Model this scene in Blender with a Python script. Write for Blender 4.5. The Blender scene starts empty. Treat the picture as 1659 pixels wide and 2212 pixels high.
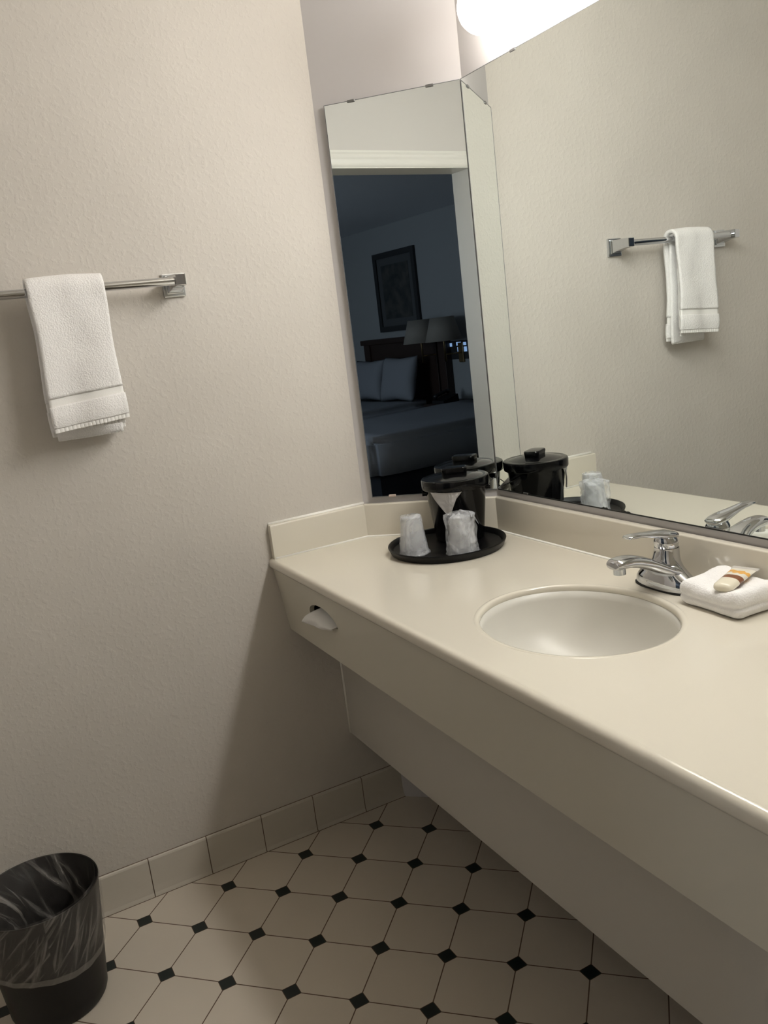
import bpy, bmesh, math, random
from mathutils import Vector, Matrix, noise
random.seed(7)
C = bpy.context.scene.collection
S = bpy.context.scene
PI = math.pi

# ------------------------------------------------------------------ camera
F_PX, W_PX = 1832.3, 1659.0
cd = bpy.data.cameras.new('camera')
cam = bpy.data.objects.new('camera', cd)
C.objects.link(cam)
right = Vector((0.469479, 0.875063, -0.117701))
fwd = Vector((-0.872822, 0.439828, -0.211503))
up = Vector((-0.133311, 0.202029, 0.970264))
m = Matrix((right, up, -fwd)).transposed().to_4x4()
m.translation = Vector((2.04524, -1.24024, 1.34477))
cam.matrix_world = m
cd.sensor_fit = 'HORIZONTAL'
cd.sensor_width = 36.0
cd.lens = F_PX / W_PX * 36.0
cd.clip_start = 0.02
S.camera = cam

# ------------------------------------------------------------------ world and exposure
w = bpy.data.worlds.new('world')
S.world = w
w.use_nodes = True
w.node_tree.nodes['Background'].inputs[0].default_value = (0.9, 0.95, 1.0, 1)
w.node_tree.nodes['Background'].inputs[1].default_value = 0.02
S.view_settings.view_transform = 'Standard'
S.view_settings.look = 'None'
S.view_settings.gamma = 1.0
S.view_settings.use_curve_mapping = False
S.view_settings.exposure = 0.0
BULB_STRENGTH = 37.0
BULB_COLOR = (1.0, 0.975, 0.925)

# added area lamp, a stand-in for daylight from an unseen bedroom window
ld = bpy.data.lights.new('bedroom_daylight', 'AREA')
ld.shape = 'RECTANGLE'; ld.size = 1.8; ld.size_y = 1.3
ld.energy = 30.0; ld.color = (0.74, 0.86, 1.0)
lo = bpy.data.objects.new('bedroom_daylight', ld); C.objects.link(lo)
lo.location = (-0.9, -5.4, 1.7); lo.rotation_euler = (0, -PI/2, 0)

# ------------------------------------------------------------------ dimensions
H = 0.7968          # counter top
WD = 0.547          # counter depth
DX, DY = 0.2577, 0.2692   # ends of the diagonal wall
SPL = 0.0894        # backsplash height
T = 0.02
ZT, ZB = 1.8877, 0.9036   # mirror top and bottom
CEIL = 2.44
XR = 2.75           # right wall
YB = -1.63          # wall with the doorway
YB2 = -1.77
DOOR_L, DOOR_R, DOOR_T = 0.74, 1.622, 2.028

# ------------------------------------------------------------------ materials
def mat(name, color, rough=0.5, metal=0.0, **kw):
    mt = bpy.data.materials.new(name); mt.use_nodes = True
    b = mt.node_tree.nodes['Principled BSDF']
    b.inputs['Base Color'].default_value = (*color, 1)
    b.inputs['Roughness'].default_value = rough
    b.inputs['Metallic'].default_value = metal
    for k, v in kw.items():
        b.inputs[k.replace('_', ' ')].default_value = v
    return mt

def nodes(mt): return mt.node_tree.nodes, mt.node_tree.links, mt.node_tree.nodes['Principled BSDF']

def add_noise_bump(mt, scale, strength, dist=0.002, detail=3.0, stretch=None, lo=None, hi=None):
    n, l, b = nodes(mt)
    tc = n.new('ShaderNodeTexCoord')
    src = tc.outputs['Object']
    if stretch:
        mp = n.new('ShaderNodeMapping'); mp.inputs['Scale'].default_value = stretch
        l.new(src, mp.inputs[0]); src = mp.outputs[0]
    nz = n.new('ShaderNodeTexNoise'); nz.inputs['Scale'].default_value = scale; nz.inputs['Detail'].default_value = detail
    l.new(src, nz.inputs['Vector'])
    out = nz.outputs[0]
    if lo is not None:
        r = n.new('ShaderNodeMapRange'); r.inputs[1].default_value = lo; r.inputs[2].default_value = hi
        r.interpolation_type = 'SMOOTHSTEP'
        l.new(out, r.inputs[0]); out = r.outputs[0]
    bp = n.new('ShaderNodeBump'); bp.inputs['Strength'].default_value = strength; bp.inputs['Distance'].default_value = dist
    l.new(out, bp.inputs['Height'])
    old = b.inputs['Normal'].links
    if old: l.new(old[0].from_socket, bp.inputs['Normal'])
    l.new(bp.outputs[0], b.inputs['Normal'])
    return mt

def add_color_noise(mt, c1, c2, scale, detail=4):
    n, l, b = nodes(mt)
    tc = n.new('ShaderNodeTexCoord'); nz = n.new('ShaderNodeTexNoise')
    nz.inputs['Scale'].default_value = scale; nz.inputs['Detail'].default_value = detail
    l.new(tc.outputs['Object'], nz.inputs['Vector'])
    r = n.new('ShaderNodeValToRGB')
    r.color_ramp.elements[0].position = .35; r.color_ramp.elements[0].color = (*c1, 1)
    r.color_ramp.elements[1].position = .65; r.color_ramp.elements[1].color = (*c2, 1)
    l.new(nz.outputs[0], r.inputs[0]); l.new(r.outputs[0], b.inputs['Base Color'])
    return mt

PAINT = (0.62, 0.58, 0.53)
M = {}
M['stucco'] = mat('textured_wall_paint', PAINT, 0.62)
add_color_noise(M['stucco'], (0.600, 0.562, 0.512), (0.635, 0.596, 0.545), 3)
add_noise_bump(M['stucco'], 80, 0.33, 0.0012, 7, None, 0.46, 0.66)
add_noise_bump(M['stucco'], 330, 0.16, 0.0005, 3)
M['smooth_wall'] = add_noise_bump(mat('smooth_wall_paint', (0.58, 0.56, 0.565), 0.6), 160, 0.15, 0.0006)  # lilac cast of light and haze is mixed into this paint colour
M['ceiling'] = mat('ceiling_paint', (0.52, 0.485, 0.42), 0.8)
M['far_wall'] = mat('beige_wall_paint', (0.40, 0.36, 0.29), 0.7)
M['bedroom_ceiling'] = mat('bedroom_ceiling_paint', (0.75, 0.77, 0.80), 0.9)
M['trim'] = mat('white_trim_paint', (0.84, 0.82, 0.77), 0.35)
M['door_wall'] = add_noise_bump(mat('pale_wall_paint', (0.68, 0.65, 0.62), 0.6), 160, 0.15, 0.0006)
M['counter'] = mat('cultured_marble', (0.70, 0.655, 0.56), 0.16, Coat_Weight=0.25, Coat_Roughness=0.08)
add_noise_bump(M['counter'], 9, 0.03, 0.002)
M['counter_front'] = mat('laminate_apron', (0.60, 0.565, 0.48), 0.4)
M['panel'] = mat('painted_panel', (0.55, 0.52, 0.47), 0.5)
M['basin'] = mat('white_basin', (0.665, 0.645, 0.59), 0.35)
M['caulk'] = mat('white_caulk', (0.92, 0.90, 0.84), 0.35)
M['chrome'] = mat('chrome', (0.62, 0.63, 0.65), 0.05, 1.0)
M['dull_chrome'] = mat('worn_chrome', (0.62, 0.64, 0.66), 0.2, 1.0)
M['mirror'] = mat('mirror_silver', (0.95, 1.0, 0.99), 0.0, 1.0)
M['mirror_side'] = mat('grey_mirror_side', (0.16, 0.165, 0.17), 0.3)
M['mirror_edge'] = mat('dark_mirror_edge', (0.012, 0.014, 0.014), 0.3)
M['black'] = mat('black_plastic', (0.003, 0.003, 0.0035), 0.12, Specular_IOR_Level=0.22)
M['black_tray'] = mat('black_tray_plastic', (0.0025, 0.0025, 0.003), 0.4, Specular_IOR_Level=0.22)
M['black_rubber'] = mat('black_gasket', (0.004, 0.004, 0.004), 0.6)
M['can'] = mat('black_can_plastic', (0.005, 0.0045, 0.004), 0.42, Specular_IOR_Level=0.3)
M['towel'] = mat('white_terry', (0.93, 0.915, 0.905), 0.95)
add_noise_bump(M['towel'], 300, 0.7, 0.003, 4)
add_noise_bump(M['towel'], 60, 0.25, 0.004, 3)
M['towel_flat'] = add_noise_bump(mat('flat_woven_band', (0.92, 0.905, 0.88), 0.85), 900, 0.4, 0.0008, 1)
M['tissue'] = add_noise_bump(mat('white_tissue', (0.8, 0.79, 0.77), 0.9), 60, 0.3, 0.002)
M['dark'] = mat('dark_inside', (0.01, 0.01, 0.01), 0.9)
M['cove'] = mat('glazed_cove_tile', (0.60, 0.56, 0.49), 0.22)
M['grout'] = mat('brown_grout', (0.14, 0.095, 0.065), 0.9)
M['fixture'] = mat('white_enamel', (0.8, 0.78, 0.75), 0.3)
M['wood'] = mat('dark_cherry_wood', (0.03, 0.016, 0.012), 0.45)
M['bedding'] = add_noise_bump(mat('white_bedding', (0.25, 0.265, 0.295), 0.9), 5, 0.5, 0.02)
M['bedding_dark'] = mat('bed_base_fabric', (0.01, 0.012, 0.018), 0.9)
M['shade'] = mat('linen_shade', (0.26, 0.24, 0.21), 0.9)
M['brass'] = mat('aged_brass', (0.3, 0.22, 0.12), 0.35, 1.0)
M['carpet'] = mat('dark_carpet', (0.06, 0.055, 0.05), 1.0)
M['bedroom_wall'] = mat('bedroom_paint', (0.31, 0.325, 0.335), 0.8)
M['picture_frame'] = mat('dark_picture_frame', (0.02, 0.022, 0.025), 0.5)
M['picture_mat'] = mat('dim_picture_mat', (0.07, 0.075, 0.08), 0.8)
M['picture_art'] = add_color_noise(mat('dim_artwork', (0.03, 0.03, 0.03), 0.7), (0.02, 0.025, 0.03), (0.06, 0.06, 0.055), 9)
M['phone'] = mat('black_phone', (0.01, 0.01, 0.012), 0.4)

def emissive(name, color, strength):
    mt = bpy.data.materials.new(name); mt.use_nodes = True
    n = mt.node_tree.nodes; n.remove(n['Principled BSDF'])
    e = n.new('ShaderNodeEmission'); e.inputs[0].default_value = (*color, 1); e.inputs[1].default_value = strength
    mt.node_tree.links.new(e.outputs[0], n['Material Output'].inputs[0])
    return mt
M['bulb'] = emissive('lit_bulb', BULB_COLOR, BULB_STRENGTH)
M['bulb_warm'] = emissive('lit_bulb_warm', (1.0, 0.93, 0.84), 17.0)
M['bulb_mid'] = emissive('lit_bulb_mid', BULB_COLOR, 24.0)
M['day_pane'] = emissive('daylit_pane', (0.35, 0.55, 0.95), 0.6)  # made-up glow in place of bluish glints on the bedroom wall

def plastic_film(name, rough, alpha_lo, alpha_hi, scale, color=(0.75, 0.77, 0.8), stretch=(1, 1, 1), ang=0.0, lo=.45, hi=.68):
    """thin clear plastic: transparent with milky glossy creases"""
    mt = bpy.data.materials.new(name); mt.use_nodes = True
    n, l, b = nodes(mt)
    b.inputs['Base Color'].default_value = (*color, 1)
    b.inputs['Roughness'].default_value = rough
    b.inputs['Specular IOR Level'].default_value = 0.8
    tc = n.new('ShaderNodeTexCoord'); mp = n.new('ShaderNodeMapping')
    mp.inputs['Scale'].default_value = stretch; mp.inputs['Rotation'].default_value = (0, ang, 0)
    nz = n.new('ShaderNodeTexNoise'); nz.inputs['Scale'].default_value = scale; nz.inputs['Detail'].default_value = 6
    nz.inputs['Distortion'].default_value = 1.2
    l.new(tc.outputs['Object'], mp.inputs[0]); l.new(mp.outputs[0], nz.inputs['Vector'])
    r = n.new('ShaderNodeMapRange'); r.inputs[1].default_value = lo; r.inputs[2].default_value = hi
    r.inputs[3].default_value = alpha_lo; r.inputs[4].default_value = alpha_hi
    l.new(nz.outputs[0], r.inputs[0]); l.new(r.outputs[0], b.inputs['Alpha'])
    bp = n.new('ShaderNodeBump'); bp.inputs['Strength'].default_value = 1.0; bp.inputs['Distance'].default_value = 0.004
    l.new(nz.outputs[0], bp.inputs['Height']); l.new(bp.outputs[0], b.inputs['Normal'])
    return mt
M['cup_film'] = plastic_film('crinkled_wrapper', 0.2, 0.10, 0.72, 15, (0.78, 0.80, 0.84), lo=.36, hi=.68)
M['cup'] = mat('clear_cup_plastic', (0.9, 0.92, 0.95), 0.12, Alpha=0.22)
M['liner'] = plastic_film('clear_bin_liner', 0.2, 0.05, 0.55, 34, (0.62, 0.58, 0.54), (1, 1, 0.16), 0.75, .50, .70)
M['bag'] = plastic_film('folded_ice_bag', 0.3, 0.75, 0.95, 30, (0.62, 0.6, 0.59))

# floor: cream octagons laid diagonally with black dots
def floor_mat():
    mt = bpy.data.materials.new('octagon_and_dot_tile'); mt.use_nodes = True
    n, l, b = nodes(mt)
    s = 0.1524
    tc = n.new('ShaderNodeTexCoord'); sp = n.new('ShaderNodeSeparateXYZ'); l.new(tc.outputs['Object'], sp.inputs[0])
    def M_(op, a, bb=None, c=None):
        k = n.new('ShaderNodeMath'); k.operation = op
        for i, v in enumerate((a, bb, c)):
            if v is None: continue
            if isinstance(v, (int, float)): k.inputs[i].default_value = v
            else: l.new(v, k.inputs[i])
        return k.outputs[0]
    x = M_('SUBTRACT', sp.outputs[0], 0.0869); y = M_('SUBTRACT', sp.outputs[1], -0.8259)
    q = 1 / math.sqrt(2) / s
    u = M_('MULTIPLY', M_('ADD', x, y), q)          # in cells
    v = M_('MULTIPLY', M_('SUBTRACT', y, x), q)
    fu = M_('ABSOLUTE', M_('SUBTRACT', u, M_('ROUND', u)))
    fv = M_('ABSOLUTE', M_('SUBTRACT', v, M_('ROUND', v)))
    su = M_('ADD', fu, fv)
    dot = M_('LESS_THAN', su, 0.142)
    ring = M_('MULTIPLY', M_('LESS_THAN', su, 0.155), M_('SUBTRACT', 1, dot))
    gl = M_('LESS_THAN', M_('MINIMUM', fu, fv), 0.0085)
    grout = M_('MULTIPLY', M_('MAXIMUM', gl, ring), M_('SUBTRACT', 1, dot))
    cell = n.new('ShaderNodeCombineXYZ'); l.new(M_('FLOOR', u), cell.inputs[0]); l.new(M_('FLOOR', v), cell.inputs[1])
    wn = n.new('ShaderNodeTexWhiteNoise'); l.new(cell.outputs[0], wn.inputs[0])
    nz = n.new('ShaderNodeTexNoise'); nz.inputs['Scale'].default_value = 6; l.new(tc.outputs['Object'], nz.inputs['Vector'])
    base = n.new('ShaderNodeMix'); base.data_type = 'RGBA'
    base.inputs[6].default_value = (0.56, 0.50, 0.42, 1); base.inputs[7].default_value = (0.63, 0.565, 0.48, 1)
    l.new(M_('MULTIPLY', M_('ADD', wn.outputs[0], nz.outputs[0]), .5), base.inputs[0])
    m1 = n.new('ShaderNodeMix'); m1.data_type = 'RGBA'; l.new(grout, m1.inputs[0]); l.new(base.outputs[2], m1.inputs[6]); m1.inputs[7].default_value = (0.12, 0.075, 0.05, 1)
    m2 = n.new('ShaderNodeMix'); m2.data_type = 'RGBA'; l.new(dot, m2.inputs[0]); l.new(m1.outputs[2], m2.inputs[6]); m2.inputs[7].default_value = (0.006, 0.012, 0.011, 1)
    l.new(m2.outputs[2], b.inputs['Base Color'])
    l.new(M_('ADD', M_('MULTIPLY', grout, .5), 0.33), b.inputs['Roughness'])
    bp = n.new('ShaderNodeBump'); bp.inputs['Strength'].default_value = .6; bp.inputs['Distance'].default_value = .0015; bp.invert = True
    l.new(grout, bp.inputs['Height']); l.new(bp.outputs[0], b.inputs['Normal'])
    return mt
M['floor'] = floor_mat()

# ------------------------------------------------------------------ mesh helpers
def obj(name, bm, m, parent=None, smooth=False, angle=None):
    me = bpy.data.meshes.new(name)
    bmesh.ops.recalc_face_normals(bm, faces=bm.faces)
    bm.to_mesh(me); bm.free()
    ms = m if isinstance(m, (list, tuple)) else [m]
    for k in ms: me.materials.append(k)
    if smooth:
        for p in me.polygons: p.use_smooth = True
        if angle:
            try: me.set_sharp_from_angle(angle=math.radians(angle))
            except Exception: pass
    o = bpy.data.objects.new(name, me); C.objects.link(o)
    if parent: o.parent = parent
    return o

def tag(o, label, cat, group=None, kind=None):
    o['label'] = label; o['category'] = cat
    if group: o['group'] = group
    if kind: o['kind'] = kind
    return o

def thing(name, label, cat, loc=(0, 0, 0), rotz=0, group=None):
    o = bpy.data.objects.new(name, None); C.objects.link(o)
    o.empty_display_size = 0.05
    o.location = loc; o.rotation_euler = (0, 0, rotz)
    return tag(o, label, cat, group)

def struct(name, bm, m, parent=None, smooth=False):
    o = obj(name, bm, m, parent, smooth)
    if parent is None: o['kind'] = 'structure'
    return o

def box(bm, x0, y0, z0, x1, y1, z1, mi=0):
    vs = [bm.verts.new(p) for p in ((x0,y0,z0),(x1,y0,z0),(x1,y1,z0),(x0,y1,z0),(x0,y0,z1),(x1,y0,z1),(x1,y1,z1),(x0,y1,z1))]
    for f in ((0,3,2,1),(4,5,6,7),(0,1,5,4),(1,2,6,5),(2,3,7,6),(3,0,4,7)):
        fc = bm.faces.new([vs[i] for i in f]); fc.material_index = mi
    return vs

def bev(bm, w, seg=2):
    bmesh.ops.bevel(bm, geom=list(bm.edges), offset=w, segments=seg, affect='EDGES', profile=0.6)

def boxbm(*a, b=0, seg=2):
    bm = bmesh.new(); box(bm, *a)
    if b: bev(bm, b, seg)
    return bm

def prism(bm, poly, z0, z1):
    lo = [bm.verts.new((x, y, z0)) for x, y in poly]; hi = [bm.verts.new((x, y, z1)) for x, y in poly]
    n = len(poly)
    bm.faces.new(lo[::-1]); bm.faces.new(hi)
    for i in range(n): bm.faces.new((lo[i], lo[(i+1) % n], hi[(i+1) % n], hi[i]))

def lathe(bm, prof, seg=48, cx=0, cy=0, close=False, rx=1, ry=1):
    rings = []
    for r, z in prof:
        if r < 1e-6: rings.append([bm.verts.new((cx, cy, z))])
        else: rings.append([bm.verts.new((cx + rx*r*math.cos(2*PI*k/seg), cy + ry*r*math.sin(2*PI*k/seg), z)) for k in range(seg)])
    for a, b in zip(rings, rings[1:]):
        for k in range(seg):
            k2 = (k+1) % seg
            if len(a) == 1 and len(b) == 1: break
            if len(a) == 1: bm.faces.new((a[0], b[k], b[k2]))
            elif len(b) == 1: bm.faces.new((a[k], a[k2], b[0]))
            else: bm.faces.new((a[k], a[k2], b[k2], b[k]))
    return rings

def tube(bm, pts, r, seg=12, cap=True):
    pts = [Vector(p) for p in pts]; rs = r if isinstance(r, (list, tuple)) else [r]*len(pts)
    prev = None; rings = []
    for i, p in enumerate(pts):
        t = (pts[min(i+1, len(pts)-1)] - pts[max(i-1, 0)]).normalized()
        if prev is None:
            a = Vector((0, 0, 1)) if abs(t.z) < .9 else Vector((1, 0, 0)); u = t.cross(a).normalized()
        else: u = (prev - t*prev.dot(t)).normalized()
        prev = u; v = t.cross(u)
        rings.append([bm.verts.new(p + rs[i]*(u*math.cos(2*PI*k/seg) + v*math.sin(2*PI*k/seg))) for k in range(seg)])
    for a, b in zip(rings, rings[1:]):
        for k in range(seg): bm.faces.new((a[k], a[(k+1) % seg], b[(k+1) % seg], b[k]))
    if cap: bm.faces.new(rings[0][::-1]); bm.faces.new(rings[-1])

def loft(bm, sections, cap=True):
    """sections: lists of points, equal counts, closed loops"""
    rings = [[bm.verts.new(p) for p in s] for s in sections]
    n = len(rings[0])
    for a, b in zip(rings, rings[1:]):
        for k in range(n): bm.faces.new((a[k], a[(k+1) % n], b[(k+1) % n], b[k]))
    if cap: bm.faces.new(rings[0][::-1]); bm.faces.new(rings[-1])

def sheet(bm, f, nu, nv):
    """grid surface from f(u, v)"""
    g = [[bm.verts.new(f(i/nu, j/nv)) for j in range(nv+1)] for i in range(nu+1)]
    for i in range(nu):
        for j in range(nv): bm.faces.new((g[i][j], g[i+1][j], g[i+1][j+1], g[i][j+1]))
    return g

def solidify(o, t, offset=0):
    md = o.modifiers.new('solid', 'SOLIDIFY'); md.thickness = t; md.offset = offset
    return md

def subsurf(o, n=2):
    md = o.modifiers.new('sub', 'SUBSURF'); md.levels = n; md.render_levels = n
    return md

def plate_with_hole(bm, outer, hole, ax, c0, c1):
    """flat plate between c0 and c1 along axis ax ('y' or 'z'), outline outer with a hole"""
    def P(p, c): return (p[0], c, p[1]) if ax == 'y' else (p[0], p[1], c)
    for c in (c0, c1):
        vo = [bm.verts.new(P(p, c)) for p in outer]; vh = [bm.verts.new(P(p, c)) for p in hole]
        es = [bm.edges.new((vs[i], vs[(i+1) % len(vs)])) for vs in (vo, vh) for i in range(len(vs))]
        bmesh.ops.triangle_fill(bm, use_beauty=True, edges=es)
        if c == c0: A = (vo, vh)
        else: B = (vo, vh)
    for a, b in zip(A, B):
        for i in range(len(a)):
            j = (i+1) % len(a)
            bm.faces.new((a[i], a[j], b[j], b[i]))

# ------------------------------------------------------------------ room shell
bm = bmesh.new(); box(bm, -0.1, -1.77, -0.05, XR+.1, .1, 0); struct('floor', bm, M['floor'])
bm = bmesh.new(); box(bm, -0.1, YB2, CEIL, XR+.1, .1, CEIL+.05); struct('ceiling', bm, M['ceiling'])
bm = bmesh.new(); box(bm, -0.1, YB2, 0, 0, .1, CEIL); struct('wall_left', bm, M['stucco'])
bm = bmesh.new(); prism(bm, [(0, -DY), (DX, 0), (0, 0)], 0, CEIL); struct('wall_corner', bm, M['smooth_wall'])
bm = bmesh.new(); box(bm, 0, 0, 0, XR, .1, CEIL); struct('wall_mirror', bm, M['smooth_wall'])
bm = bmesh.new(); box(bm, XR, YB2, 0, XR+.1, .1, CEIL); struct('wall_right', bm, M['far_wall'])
bm = bmesh.new()
prism(bm, [(0, YB), (0, YB2), (DOOR_L-.012, YB2), (DOOR_L-.012, YB)], 0, CEIL)
prism(bm, [(DOOR_R+.012, YB), (DOOR_R+.012, YB2), (XR, YB2), (XR, YB)], 0, CEIL)
prism(bm, [(DOOR_L-.012, YB), (DOOR_L-.012, YB2), (DOOR_R+.012, YB2), (DOOR_R+.012, YB)], DOOR_T+.012, CEIL)
struct('wall_doorway', bm, M['door_wall'])

# door frame: moulded casing and jamb lining
def casing_section(sx):       # profile across the width 0..0.066 -> projection from the wall
    return [(0, 0.0), (0, .008), (.008, .012), (.016, .010), (.03, .012), (.04, .016), (.05, .015), (.058, .019), (.066, .019), (.066, 0)]
door = thing('door_1', 'white moulded door frame opening into the dark bedroom', 'doorway'); door['kind'] = 'structure'
for k in ('label', 'category'): del door[k]
def bar_profile(p0, p1, outdir, nrm):
    p0, p1, outdir, nrm = map(Vector, (p0, p1, outdir, nrm))
    b = bmesh.new(); pr = casing_section(1)
    loft(b, [[p + outdir*(o_) + nrm*h for o_, h in pr] for p in (p0, p1)])
    return b
e = .004
obj('casing', bar_profile((DOOR_L-.07, YB, DOOR_T+e), (DOOR_R+.07, YB, DOOR_T+e), (0, 0, 1), (0, 1, 0)), M['trim'], door)
obj('casing', bar_profile((DOOR_L-e, YB, 0), (DOOR_L-e, YB, DOOR_T+e), (-1, 0, 0), (0, 1, 0)), M['trim'], door)
obj('casing', bar_profile((DOOR_R+e, YB, 0), (DOOR_R+e, YB, DOOR_T+e), (1, 0, 0), (0, 1, 0)), M['trim'], door)
bm = bmesh.new()
box(bm, DOOR_L-.012, YB2-.002, 0, DOOR_L, YB+.002, DOOR_T+.012)
box(bm, DOOR_R, YB2-.002, 0, DOOR_R+.012, YB+.002, DOOR_T+.012)
box(bm, DOOR_L, YB2-.002, DOOR_T, DOOR_R, YB+.002, DOOR_T+.012)
obj('jamb', bm, M['trim'], door)

# cove base tiles
def cove(name, p0, direction, nrm, n, start, width=.1523, h=.1064):
    d, nn = Vector(direction), Vector(nrm)
    bm = bmesh.new()
    prof = [(0.0, 0.0), (.011, 0), (.0105, .004), (.0085, .012), (.0075, .03), (.007, h-.006), (.0055, h-.002), (.002, h), (0, h)]
    for k in range(n):
        a, b_ = start + k*width + .0012, start + (k+1)*width - .0012
        a = max(a, 0); 
        if b_ <= a: continue
        loft(bm, [[Vector(p0) + d*t + nn*q + Vector((0, 0, z)) for q, z in prof] for t in (a, b_)])
    for f in bm.faces: f.material_index = 0
    # grout bed behind the tiles
    g0 = len(bm.faces)
    loft(bm, [[Vector(p0) + d*t + nn*q + Vector((0, 0, z)) for q, z in ((0, 0), (.0118, 0), (.0095, .003), (.0062, .012), (.0055, h-.004), (.001, h+.001), (0, h+.001))] for t in (max(start, 0), start + n*width)])
    bm.faces.ensure_lookup_table()
    for f in bm.faces[g0:]: f.material_index = 1
    return struct(name, bm, [M['cove'], M['grout']])
cove('baseboard_left', (0, -1.63, 0), (0, 1, 0), (1, 0, 0), 10, 1.63-.9964-5*.1523)
cove('baseboard_mirror', (DX, 0, 0), (1, 0, 0), (0, -1, 0), 16, 0)

# ------------------------------------------------------------------ counter
van = thing('vanity_counter', 'long cream vanity counter with moulded sink under the big mirror', 'counter', (0, 0, 0))
BX, BY, BA, BB = 0.897, -0.302, 0.196, 0.170
XE = XR - .004
ell = lambda a, b, n=96: [(BX + a*math.cos(2*PI*k/n), BY + b*math.sin(2*PI*k/n)) for k in range(n)]
bm = bmesh.new()
g = .001
outer = [(g, -WD), (XE, -WD), (XE, -g), (DX+.002, -g), (g, -DY-.002)]
# top slab, front nose rounded separately
n = 96
zt, zb = H, H-.025
plate_with_hole(bm, outer, ell(BA, BB), 'z', zb, zt-.0001)
obj('countertop', bm, M['counter'], van)
bm = bmesh.new()   # rounded front nosing
prof = [(-WD+.003, H), (-WD-.004, H-.0003), (-WD-.0095, H-.003), (-WD-.0125, H-.009), (-WD-.0125, H-.019), (-WD-.010, H-.0245), (-WD-.004, H-.027), (-WD+.003, H-.027)]
loft(bm, [[(x, y, z) for y, z in prof] for x in (g, XE)])
obj('front_nosing', bm, M['counter'], van, True, 50)
# rolled lip around the bowl
bm = bmesh.new()
lip = [(0.007, -0.0004), (0.005, .0004), (0.002, .0008), (-.002, .0003), (-.0045, -.002), (-.0055, -.007), (-.004, -.014), (.002, -.02)]
rings = []
for o_, z in lip: rings.append([(BX + (BA+o_)*math.cos(2*PI*k/n), BY + (BB+o_)*math.sin(2*PI*k/n), H+z) for k in range(n)])
loft(bm, rings, cap=False)
obj('basin_lip', bm, M['counter'], van, True)
bm = bmesh.new()
rings = []
for s_, z in ((1.0, -.012), (.985, -.028), (.955, -.05), (.90, -.08), (.80, -.108), (.62, -.13), (.4, -.14), (.2, -.144), (.11, -.146)):
    rings.append([(BX + BA*s_*math.cos(2*PI*k/n), BY + BB*s_*math.sin(2*PI*k/n), H+z) for k in range(n)])
loft(bm, rings, cap=False)
o = obj('basin', bm, M['basin'], van, True); solidify(o, .006, -1)
bm = bmesh.new(); lathe(bm, [(0, H-.1455), (.018, H-.1455), (.022, H-.1435), (.0235, H-.1445), (.0235, H-.152), (0, H-.152)], 32, BX, BY)
obj('drain', bm, M['chrome'], van, True, 40)

# apron with the tissue opening: leans inwards towards its foot
AZ0, AZ1 = H-.2016, H-.026
hx, hz, hw, hh = 0.276, 0.694, 0.080, 0.034
bm = bmesh.new()
hole = [(hx + hw*math.cos(2*PI*k/40), hz + hh*math.sin(2*PI*k/40)*(1 if math.sin(2*PI*k/40) > 0 else .12)) for k in range(40)]
plate_with_hole(bm, [(g, AZ0), (XE, AZ0), (XE, AZ1), (g, AZ1)], hole, 'y', 0, .012)
for v in bm.verts: v.co.y += -WD - .004 + (AZ1 - v.co.z) * .135
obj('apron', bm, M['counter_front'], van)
yA = lambda z: -WD - .004 + (AZ1 - z)*.135
# underside shelf between apron and rear panel, and rear panel
YP, ZP = -WD+.1492, H-.5473
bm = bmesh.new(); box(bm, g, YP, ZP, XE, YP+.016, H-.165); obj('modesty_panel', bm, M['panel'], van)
bm = bmesh.new(); tube(bm, [(g+.002, YP-.001, ZP+.002), (g+.002, YP-.001, AZ0+.1)], .0035, 8); obj('caulk_seam', bm, M['caulk'], van, True)
# backsplashes
r2 = math.sqrt(2)
ax_, ay_ = DX, DY; Ld = math.hypot(DX, DY); nd = Vector((DY/Ld, -DX/Ld, 0))       # normal of the diagonal wall, into the room
def splash(name, poly):
    b = bmesh.new(); prism(b, poly, H, H+SPL)
    es = [e_ for e_ in b.edges if all(v.co.z > H+SPL-.001 for v in e_.verts)]
    bmesh.ops.bevel(b, geom=es, offset=.004, segments=3, affect='EDGES', profile=.5)
    return obj(name, b, M['counter'], van, True, 40)
kL = T*math.tan(math.radians((90-43.75)/2)); 
# inner corners where the faces meet
def isect(p, d, q, e_):
    p, d, q, e_ = (Vector(a).to_2d() for a in (p, d, q, e_))
    t = ((q.x-p.x)*e_.y - (q.y-p.y)*e_.x) / (d.x*e_.y - d.y*e_.x)
    return (p.x + d.x*t, p.y + d.y*t)
dd = Vector((DX/Ld, DY/Ld, 0)); pd = Vector((0, -DY, 0)) + nd*T
cL = isect(pd, dd, (T, 0, 0), (0, 1, 0)); cR = isect(pd, dd, (0, -T, 0), (1, 0, 0))
splash('backsplash', [(g, -WD-.002), (T, -WD-.002), cL, (g, -DY-.001)])
splash('backsplash', [cL, cR, (DX+.001, -.0015), (.0015, -DY-.001)])
splash('backsplash', [cR, (XE, -T), (XE, -g), (DX+.001, -g)])
# bright caulk lines at the foot of the splashes and along the left wall
bm = bmesh.new()
tube(bm, [(T, -WD+.002, H+.0005), (cL[0], cL[1], H+.0005), (cR[0], cR[1], H+.0005), (XE, -T, H+.0005)], .0034, 8)
tube(bm, [(.001, -WD, H+SPL), (.001, -DY, H+SPL)], .0045, 8)
obj('caulk_bead', bm, M['caulk'], van, True)

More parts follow.
